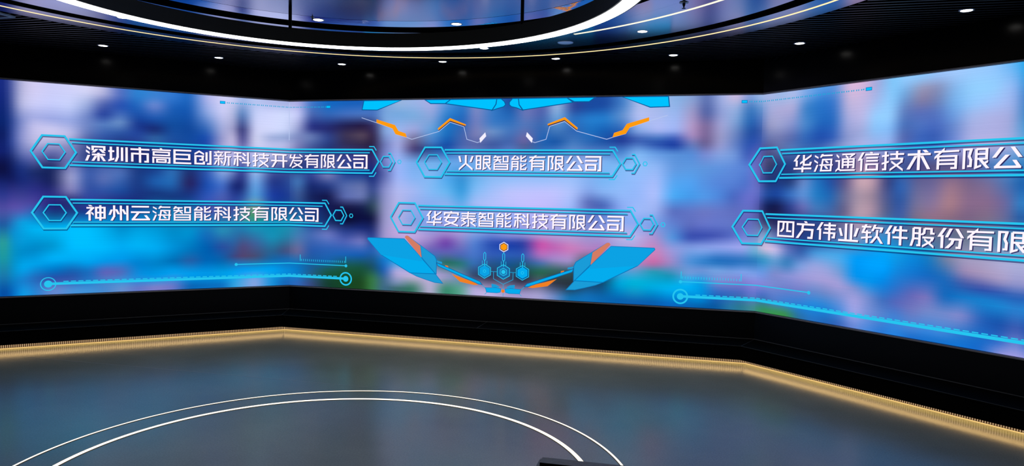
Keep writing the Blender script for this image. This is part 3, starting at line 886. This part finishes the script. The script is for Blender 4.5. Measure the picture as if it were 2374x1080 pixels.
GLYPH = {
 '深': (13, "6,10 24,24|3,35 21,49|17,62 5,98|36,32 36,8 93,8 93,32|56,22 38,46|72,22 92,46|32,58 98,58|64,46 64,98|52,66 36,98|77,66 94,98"),
 '圳': (13, "14,4 14,88|1,32 31,32|1,92 31,80|48,3 48,66 38,98|70,6 70,93|93,4 93,98"),
 '市': (13, "48,0 50,12|1,14 99,14|50,14 50,100|10,94 10,42 90,42 90,92 72,92"),
 '高': (11, "46,0 50,8|0,12 100,12|9,26 91,26 91,46 9,46 9,26|7,98 7,62 93,62 93,94 82,94|27,75 73,75 73,91 27,91 27,75"),
 '巨': (13, "99,9 8,9 8,93 99,93|8,36 88,36 88,66 8,66"),
 '创': (13, "5,28 31,10 58,28|58,42 10,42 10,92 57,92 57,76|50,36 50,66 32,66|72,14 72,76|94,4 94,92 74,92"),
 '新': (10, "26,0 28,8|3,11 54,11|12,18 17,30|44,18 38,30|1,35 56,35|3,55 54,55|28,36 28,98|18,64 5,94|40,64 50,86|97,7 67,9 67,62 58,98|67,38 99,38|86,40 86,99"),
 '科': (11, "3,10 47,8|1,33 49,33|25,8 25,99|12,48 6,92|37,48 47,64|56,8 72,30|52,34 70,58|50,75 99,75|86,3 86,99"),
 '技': (11, "18,1 18,93 4,93|1,25 33,22|1,64 33,54|38,17 99,17|68,1 68,38|38,40 91,40 88,56 38,97|44,54 96,98"),
 '开': (12, "6,10 95,10|0,52 100,52|28,10 28,60 8,98|75,10 75,99"),
 '发': (11, "14,4 9,27 84,27|42,3 34,34 8,90|74,5 96,20|34,48 90,48 84,66 22,97|34,62 95,98"),
 '有': (11, "1,14 99,12|42,1 3,44|18,36 18,99|18,36 88,36 88,93 68,93|18,55 88,55|18,73 88,73"),
 '限': (11, "7,99 7,8 33,8 26,40 33,58 32,86 20,86|52,8 90,8 90,53 52,53|52,31 90,31|52,8 52,94|46,96 72,84|66,54 96,97|96,64 80,77"),
 '公': (13, "32,3 5,50|68,3 96,50|52,38 13,93 94,93 76,62"),
 '司': (13, "3,9 92,9 92,95 76,95|1,34 74,34|9,60 64,60 64,92 9,92 9,60"),
 '火': (13, "7,8 15,48|93,8 79,48|49,2 49,56 5,97|50,58 94,97"),
 '眼': (11, "6,8 32,8 32,92 6,92 6,8|6,36 32,36|6,64 32,64|52,8 90,8 90,52 52,52|52,30 90,30|52,8 52,94|44,96 70,84|66,54 96,97|95,64 80,76"),
 '智': (10, "14,3 4,22|10,13 50,13|1,32 52,32|30,13 26,36 3,52|34,38 51,50|64,9 92,9 92,44 64,44 64,9|7,60 91,60 91,94 7,94 7,60|7,77 91,77"),
 '能': (10, "26,3 6,27 47,27|36,8 48,26|7,99 7,42 43,42 43,94 32,94|7,59 43,59|7,75 43,75|62,2 62,40 90,40 93,28|92,6 62,25|62,54 62,93 90,93 94,80|92,59 62,77"),
 '神': (12, "18,0 26,9|3,18 35,18 4,58|18,44 18,99|26,48 38,60|50,16 92,16 92,82 50,82 50,16|50,48 92,48|71,1 71,99"),
 '州': (12, "16,28 5,62|28,1 28,70 15,99|38,26 51,58|62,2 62,97|72,26 85,58|95,2 95,99"),
 '云': (13, "5,8 95,8|1,44 99,44|40,46 11,92 94,92 76,64"),
 '海': (10, "4,10 24,22|2,36 22,50|20,60 6,98|46,1 36,20|42,10 97,10|48,32 92,32 89,93 38,93 48,32|30,62 99,62|62,38 74,52|60,68 72,84"),
 '华': (12, "28,1 5,37|17,32 17,66|56,2 56,58 90,58 95,42|97,6 36,50|0,79 99,79|50,66 50,100"),
 '安': (12, "49,0 51,8|7,28 7,12 94,12 94,28|40,20 12,66 95,97|1,43 99,43|86,44 78,68 5,97"),
 '泰': (10, "3,14 97,14|7,30 93,30|1,46 99,46|48,0 44,40 3,64|60,48 97,64|50,52 50,96 38,96|12,62 30,73|36,74 3,95|88,62 66,76|60,70 97,97"),
 '通': (10, "6,10 20,24|1,42 20,42 20,80 3,97|12,84 30,93 99,93|34,8 93,8 72,24|52,16 66,28|38,82 38,33 92,33 92,79 84,79|38,49 92,49|38,65 92,65|65,33 65,82"),
 '信': (11, "26,1 5,45|18,34 18,99|61,0 66,8|34,14 99,14|40,31 95,31|40,47 95,47|42,65 92,65 92,93 42,93 42,65"),
 '术': (13, "3,22 99,22|50,1 50,100|38,30 7,96|62,30 93,96|72,1 83,14"),
 '四': (12, "7,9 93,9 93,92 7,92 7,9|37,14 35,48 22,68|59,14 59,62 82,62"),
 '方': (13, "48,0 54,10|1,18 99,18|36,20 31,56 5,98|32,47 88,47 84,93 62,93"),
 '伟': (12, "28,1 5,45|18,36 18,99|36,16 99,16|40,37 97,37|34,59 92,59 90,82 78,82|66,1 66,100"),
 '业': (13, "7,28 18,70|38,2 38,92|64,2 64,92|95,24 82,70|1,93 99,93"),
 '软': (11, "3,14 48,14|24,1 8,44 47,44|28,32 28,99|1,74 51,66|66,1 53,36|62,18 97,18 90,40|76,28 74,60 49,98|77,62 98,98"),
 '件': (12, "26,1 5,45|18,36 18,99|46,5 35,42|44,24 97,24|34,61 99,61|68,2 68,100"),
 '股': (11, "12,8 12,60 3,98|12,8 38,8 38,93 26,93|12,34 38,34|12,60 38,60|58,8 56,30 46,42|58,9 86,9 86,32 99,32|50,53 92,53 86,70 50,97|58,62 97,98"),
 '份': (12, "28,1 5,45|18,36 18,99|52,3 35,46|74,3 97,46|44,54 90,54 86,93 72,93|62,54 56,74 37,98"),
}
def glyph(F, ch, s, z, wdt, hgt, dx=0.0, dz=0.0):
    wt, txt = GLYPH[ch]
    wt = wt * 0.92
    for st in txt.split('|'):
        P = [tuple(float(v) for v in q.split(',')) for q in st.split()]
        n = len(P)
        loop = n > 2 and P[0] == P[-1]
        for i in range(n - 1):
            (x0, y0), (x1, y1) = P[i], P[i + 1]
            ddx, ddy = x1 - x0, y1 - y0
            hz = abs(ddx) * wdt >= abs(ddy) * hgt * 1.02
            L_ = math.hypot(ddx * wdt, ddy * hgt)
            e0 = wt / 2 if (i > 0 or loop) else 0
            e1 = wt / 2 if (i < n - 2 or loop) else 0
            if hz:
                h = wt * 0.92 / 2 * min(L_ / max(abs(ddx) * wdt, 1e-6), 1.35)
                k = ddy / ddx if ddx else 0
                if abs(k) < 0.2:
                    sg = 1 if ddx > 0 else -1
                    x0, x1 = x0 - sg * e0, x1 + sg * e1
                q = [(x0, y0 - h), (x1, y1 - h), (x1, y1 + h), (x0, y0 + h)]
            else:
                h = wt / 2 * min(L_ / max(abs(ddy) * hgt, 1e-6), 1.35)
                if abs(ddx) < 0.2 * abs(ddy):
                    sg = 1 if ddy > 0 else -1
                    y0, y1 = y0 - sg * e0 * 0.92, y1 + sg * e1 * 0.92
                q = [(x0 - h, y0), (x1 - h, y1), (x1 + h, y1), (x0 + h, y0)]
            F.poly([(s + x / 100 * wdt, z - y / 100 * hgt) for x, y in q], dx, dz)

def hexa(c, a, h, t=0.5):
    return [(c[0] - a, c[1]), (c[0] - a * t, c[1] + h), (c[0] + a * t, c[1] + h), (c[0] + a, c[1]), (c[0] + a * t, c[1] - h), (c[0] - a * t, c[1] - h)]
def banner(text, sh, z, t0, t1, s_end, what):
    # frame
    hx = (sh, z)
    xl = sh + 0.148
    bands = [
        (hexa(hx, 0.196, 0.164), 0.018, True),
        (hexa(hx, 0.100, 0.081), 0.0115, True),
        ([(xl - 0.012, z + 0.137), (s_end, z + 0.137), (s_end + 0.082, z), (s_end, z - 0.132), (xl - 0.012, z - 0.132)], 0.017, False),
        ([(xl + 0.01, z + 0.101), (s_end - 0.030, z + 0.101)], 0.011, False),
        ([(xl + 0.01, z - 0.098), (s_end - 0.030, z - 0.098)], 0.011, False),
        ([(s_end - 0.037, z + 0.171), (s_end + 0.022, z + 0.171), (s_end + 0.052, z + 0.127)], 0.011, False),
        ([(s_end - 0.037, z - 0.167), (s_end + 0.022, z - 0.167), (s_end + 0.052, z - 0.121)], 0.011, False),
        (hexa((s_end + 0.173, z), 0.070, 0.060), 0.013, True),
        ([(s_end + 0.196, z + 0.097), (s_end + 0.228, z + 0.097), (s_end + 0.280, z), (s_end + 0.228, z - 0.097), (s_end + 0.196, z - 0.097)], 0.012, False),
        (hexa((s_end + 0.336, z), 0.022, 0.020), 0.009, True),
    ]
    F = Flat()
    for p, w_, cl in bands:
        F.band(p, w_, cl)
    f = F.done('name_banner', g_cyan, wall, D3)
    f['label'] = what
    F = Flat()
    for p, w_, cl in bands[:5] + bands[7:9]:
        F.band(p, w_ * 1.1, cl, dx=0.004, dz=-0.0115)
    F.done('frame_shadow', g_shade, f, D1)
    n = len(text)
    gap = 0.022
    pit = (t1 - t0 + gap) / n
    F, G = Flat(), Flat()
    for k, ch in enumerate(text):
        s = t0 + k * pit
        glyph(F, ch, s, z + 0.083, pit - gap, 0.165)
        glyph(G, ch, s, z + 0.083, pit - gap, 0.165, 0.008, -0.006)
    F.done('lettering', g_text, f, D4)
    G.done('lettering_shadow', g_dusk, f, D2)
ZA, ZB = 1.957, 1.332
banner('深圳市高巨创新科技开发有限公司', -2.350, ZA, -2.071, 1.006, 1.058, 'longest cyan name frame, upper row, crossing the left fold')
banner('神州云海智能科技有限公司', -2.347, ZB, -2.072, 0.388, 0.466, 'cyan name frame in the lower row of the left screen')
banner('火眼智能有限公司', 1.798, ZA, 2.095, 3.683, 3.798, 'short cyan name frame in the upper row of the centre screen')
banner('华安泰智能科技有限公司', 1.491, ZB, 1.731, 3.934, 3.998, 'cyan name frame in the lower row of the centre screen')
banner('华海通信技术有限公司', 5.358, ZA, 5.650, 7.759, 7.83, 'cyan name frame in the upper row of the right screen')
banner('四方伟业软件股份有限公司', 5.217, ZB, 5.495, 8.035, 8.10, 'cyan name frame in the lower row of the right screen')

def shape(name, pts, mat, edge=None, ew=0.010, d=D2, parent=None):
    F = Flat()
    F.poly(pts)
    o = F.done(name, mat, parent or wall, d)
    if edge:
        F = Flat()
        F.band(pts, ew, True)
        F.done('outline', edge, o, d + 0.001)
    return o
g_edge = emis('graphic_shape_edge', hexc('0a5c9c'))
g_edge2 = emis('graphic_wing_edge', hexc('0a78bc'))
ZT = Z_TOP - 0.002
# blue plates hanging from the top edge of the centre screen
shape('cyan_plate', [(0.950, ZT), (0.928, 2.546), (1.115, 2.541), (1.410, ZT)], g_flat, g_edge)
shape('cyan_plate', [(1.692, ZT), (1.761, 2.606), (1.932, 2.604), (1.995, ZT)], g_flat, g_edge)
shape('cyan_plate', [(1.995, ZT), (1.932, 2.604), (2.473, 2.527), (2.515, 2.590), (2.525, ZT)], g_flat, g_edge)
shape('cyan_plate', [(2.525, ZT), (2.517, 2.590), (2.473, 2.524), (2.544, 2.546), (2.603, 2.562), (2.625, 2.585), (2.610, 2.619), (2.574, ZT)], g_flat, g_edge)
shape('cyan_plate', [(2.700, ZT), (2.667, 2.611), (2.667, 2.582), (2.690, 2.562), (2.747, 2.549), (2.815, 2.522), (2.776, 2.580), (2.766, ZT)], g_flat, g_edge)
shape('cyan_plate', [(2.766, ZT), (2.776, 2.582), (2.820, 2.525), (3.365, 2.599), (3.298, ZT)], g_flat, g_edge)
shape('cyan_plate', [(3.298, ZT), (3.377, 2.606), (3.535, 2.605), (3.596, ZT)], g_flat, g_edge)
shape('cyan_plate', [(3.882, ZT), (4.170, 2.539), (4.364, 2.544), (4.350, ZT)], g_flat, g_edge)
# zigzag line with orange strokes, mirrored about the middle of the screen
MID = WC / 2
def mir(pts, on):
    return [(2 * MID - s, z) for s, z in pts] if on else pts
for on in (False, True):
    zz = [(0.923, 2.456), (1.104, 2.400), (1.310, 2.331), (1.346, 2.269), (1.479, 2.232), (1.541, 2.211), (1.860, 2.297), (1.992, 2.399), (2.153, 2.350), (2.190, 2.211), (2.312, 2.175), (2.346, 2.187)]
    F = Flat()
    F.band(mir(zz, on), 0.0065)
    z_ = F.done('zigzag_line', g_line, wall, D2)
    shape('orange_stroke', mir([(1.109, 2.437), (1.336, 2.371), (1.378, 2.306), (1.466, 2.277), (1.481, 2.231), (1.343, 2.268), (1.305, 2.332), (1.108, 2.399)], on), g_orange, d=D3, parent=z_)
    shape('orange_stroke', mir([(1.849, 2.330), (1.991, 2.445), (2.178, 2.373), (2.172, 2.359), (1.994, 2.416), (1.857, 2.312)], on), g_orange, d=D3, parent=z_)
    shape('stroke_shadow', mir([(1.857, 2.314), (1.994, 2.418), (2.172, 2.360), (2.166, 2.349), (1.994, 2.405), (1.862, 2.304)], on), emis('graphic_brown_shadow', hexc('40304c')), d=D2 + 0.0005, parent=z_)
    shape('white_stroke', mir([(2.335, 2.220), (2.401, 2.287), (2.412, 2.244), (2.346, 2.172)], on), g_white, d=D3, parent=z_)
# wing emblem at the foot of the centre screen
for on in (False, True):
    f = shape('wing_graphic', mir([(1.010, 1.070), (1.017, 1.086), (1.464, 1.088), (1.846, 0.706), (1.541, 0.702), (1.183, 0.894)], on), g_wing, g_edge2, 0.008)
    shape('wing_facet', mir([(1.183, 0.894), (1.678, 0.840), (1.690, 0.862), (1.464, 1.086), (1.019, 1.084), (1.013, 1.070)], on), g_wing2, d=D3, parent=f)
    shape('wing_tail', mir([(1.544, 0.700), (1.846, 0.704), (1.935, 0.602), (1.839, 0.607), (1.729, 0.636), (1.620, 0.668)], on), g_wing3, g_edge2, 0.006, d=D2, parent=f)
    shape('wing_plate', mir([(1.499, 1.131), (1.835, 0.906), (1.856, 0.863), (1.856, 0.704), (1.846, 0.706), (1.680, 0.880), (1.659, 1.015)], on), g_wing3, g_edge2, 0.008, d=D2 + 0.0003, parent=f)
    shape('wing_inlay', mir([(1.470, 1.106), (1.485, 1.126), (1.511, 1.122), (1.659, 1.015), (1.677, 0.888), (1.672, 0.885)], on), g_salmon, d=D3 + 0.0003, parent=f)
    shape('wing_strut', mir([(1.858, 0.832), (2.366, 0.646), (2.397, 0.611), (2.349, 0.617), (1.872, 0.797)], on), g_wing, g_edge, 0.006, d=D3, parent=f)
    shape('wing_stub', mir([(1.856, 0.857), (1.921, 0.843), (1.924, 0.822), (1.871, 0.831)], on), g_wing3, d=D2, parent=f)
    shape('orange_tab', mir([(1.958, 0.808), (1.992, 0.802), (2.001, 0.775), (1.968, 0.786)], on), g_orange2, d=D2 + 0.0006, parent=f)
    shape('orange_fin', mir([(2.038, 0.714), (2.175, 0.671), (2.301, 0.636), (2.352, 0.606), (2.302, 0.602), (2.137, 0.631)], on), g_orange2, d=D3, parent=f)
    F = Flat()
    F.band(mir([(2.385, 0.619), (2.437, 0.570)], on), 0.007)
    F.done('thin_link', g_cyan2, f, D2)
    shape('foot_plate', mir([(2.433, 0.580), (2.550, 0.585), (2.612, 0.577), (2.606, 0.538), (2.567, 0.528), (2.447, 0.530)], on), g_wing, g_edge2, 0.005, d=D2, parent=f)
    shape('foot_wing', mir([(2.503, 0.627), (2.557, 0.619), (2.596, 0.597), (2.591, 0.586), (2.504, 0.587)], on), g_wing3, d=D2, parent=f)
# hexagon icons on their stems
def hexv(c, r):
    return [(c[0] + r * math.cos(PI / 2 + k * PI / 3), c[1] + r * math.sin(PI / 2 + k * PI / 3)) for k in range(6)]
for k, s_ in enumerate((2.420, 2.636, 2.851)):
    c = (s_, 0.763)
    F = Flat()
    F.band(hexv(c, 0.080), 0.008, True)
    for sgn in (-1, 1):
        F.band([(s_ + sgn * 0.026, 0.878), (s_ + sgn * 0.026, 0.828)], 0.005)
    F.band([(s_, 0.880), (s_, 0.820)], 0.008)
    F.band([(s_ - 0.012, 0.958), (s_, 0.972), (s_ + 0.012, 0.958), (s_ + 0.012, 0.895), (s_, 0.878), (s_ - 0.012, 0.895)], 0.007, True)
    o = F.done('hexagon_icon', g_cyan, wall, D3)
    F = Flat()
    F.poly(hexv(c, 0.078))
    F.done('icon_back', g_navy if k == 2 else emis('graphic_icon_back', hexc('1c5c98')), o, D1)
    F = Flat()
    F.poly(hexv(c, 0.066))
    F.done('icon_fill', (g_wing2, emis('graphic_icon_dim', hexc('1a6aa8')), g_wing)[k], o, D2)
    F = Flat()
    if k == 1:
        F.band(hexv(c, 0.042), 0.007, True)
        F.poly(hexv(c, 0.026))
    else:
        F.band(hexv(c, 0.016), 0.006, True)
    F.done('icon_core', g_cyan, o, D3)
for p in ([(2.490, 0.762), (2.566, 0.762)], [(2.706, 0.762), (2.781, 0.762)], [(2.524, 0.762), (2.525, 0.683), (2.637, 0.627), (2.746, 0.683), (2.747, 0.762)], [(2.637, 0.629), (2.637, 0.494)], [(2.451, 0.529), (2.428, 0.506)], [(2.823, 0.529), (2.846, 0.506)]):
    F = Flat()
    F.band(p, 0.006)
    F.done('icon_link', g_cyan2, wall, D3)
F = Flat()
F.circle((2.636, 0.552), 0.019)
F.done('orange_dot', g_orange2, wall, D4)
shape('orange_hexagon', hexv((2.636, 1.037), 0.040), g_orange, d=D3)
F = Flat()
F.band(hexv((2.636, 1.037), 0.053), 0.008, True)
F.done('hexagon_outline', g_white, wall, D3)
F = Flat()
F.poly(hexv((2.636, 1.037), 0.050))
F.done('hexagon_back', emis('graphic_dark_plum', hexc('3a2450')), wall, D1)
# pale hairline where the left and centre panels meet
F = Flat()
F.band([(-0.006, 2.20), (-0.006, 2.64)], 0.007)
F.done('fold_hairline', g_line, wall, D1)
# dotted gauges near the top, line sliders near the bottom
rnd = random.Random(4)
for a, b in ((-0.737, 0.502), (5.095, 6.361)):
    F = Flat()
    s_ = a + 0.045
    k = 0
    while s_ < b - 0.04:
        F.poly([(s_, 2.577), (s_ + 0.010, 2.577), (s_ + 0.010, 2.590 + rnd.random() * 0.003), (s_, 2.590)])
        s_ += 0.019 if k % 2 == 0 else 0.027
        k += 1
    o = F.done('dotted_gauge', g_cyan2, wall, D3)
    for c in (a, b):
        shape('gauge_end', [(c - 0.026, 2.571), (c + 0.026, 2.571), (c + 0.026, 2.597), (c - 0.026, 2.597)], g_flat, g_edge2, 0.005, d=D3, parent=o)
for on in (False, True):
    F = Flat()
    far = -2.85 if on else -2.413
    F.band(mir([(far, 0.598), (0.739, 0.598)], on), 0.026)
    F.circle(mir([(0.739, 0.596)], on)[0], 0.034)
    F.circle(mir([(far, 0.597)], on)[0], 0.036)
    for c, r_, w_ in ((mir([(0.739, 0.596)], on)[0], 0.071, 0.017), (mir([(far, 0.597)], on)[0], 0.066, 0.009)):
        F.band([(c[0] + r_ * math.cos(2 * PI * i / 32), c[1] + r_ * math.sin(2 * PI * i / 32)) for i in range(32)], w_, True)
    o = F.done('slider_line', g_cyan, wall, D3)
    s_ = far + 0.133
    while s_ < 0.60:
        F = Flat()
        F.band(mir([(s_, 0.6195), (s_ + 0.046, 0.6195)], on), 0.009)
        F.done('dash', g_cyan, o, D3)
        s_ += 0.0665
    F = Flat()
    F.band(mir([(-0.594, 0.749), (0.741, 0.749)], on), 0.010)
    F.circle(mir([(-0.594, 0.748)], on)[0], 0.017)
    F.circle(mir([(0.741, 0.748)], on)[0], 0.017)
    F.done('thin_line', g_cyan, wall, D3)
    F = Flat()
    F.band(mir([(0.147, 0.856), (0.147, 0.781)], on), 0.008)
    F.band(mir([(0.737, 0.856), (0.737, 0.781)], on), 0.008)
    for k in range(22):
        s_ = 0.163 + k * 0.0266
        F.band(mir([(s_, 0.805), (s_, 0.781)], on), 0.0065)
    F.done('ruler_scale', g_cyan, wall, D3)

# ------------------------------------------------------------------ dark stand at the bottom edge of the view
ax = math.atan2(-0.229, 0.973)
st = thing('display_stand', (0.088, 1.89, 0), 'dark upright stand with a flat chamfered top cut off by the bottom edge', 'stand', rotz=ax)
bm = bmesh.new()
prism(bm, [(0.0, -0.056), (0.564, -0.056), (0.564, 0.0), (0.0, 0.0)], 0.03, 0.86)
obj('panel', bm, m_stand2, st)
bm = bmesh.new()
prism(bm, [(0, -0.056), (0.564, -0.056), (0.564, 0), (0, 0)], 0.86, 0.90)
bmesh.ops.bevel(bm, geom=[e for e in bm.edges if min(v.co.z for v in e.verts) > 0.89], offset=0.008, segments=2, affect='EDGES')
obj('cap', bm, m_stand, st)
bm = bmesh.new()
prism(bm, [(-0.03, -0.18), (0.594, -0.18), (0.594, 0.12), (-0.03, 0.12)], 0.0, 0.03)
obj('base_plate', bm, m_stand, st)
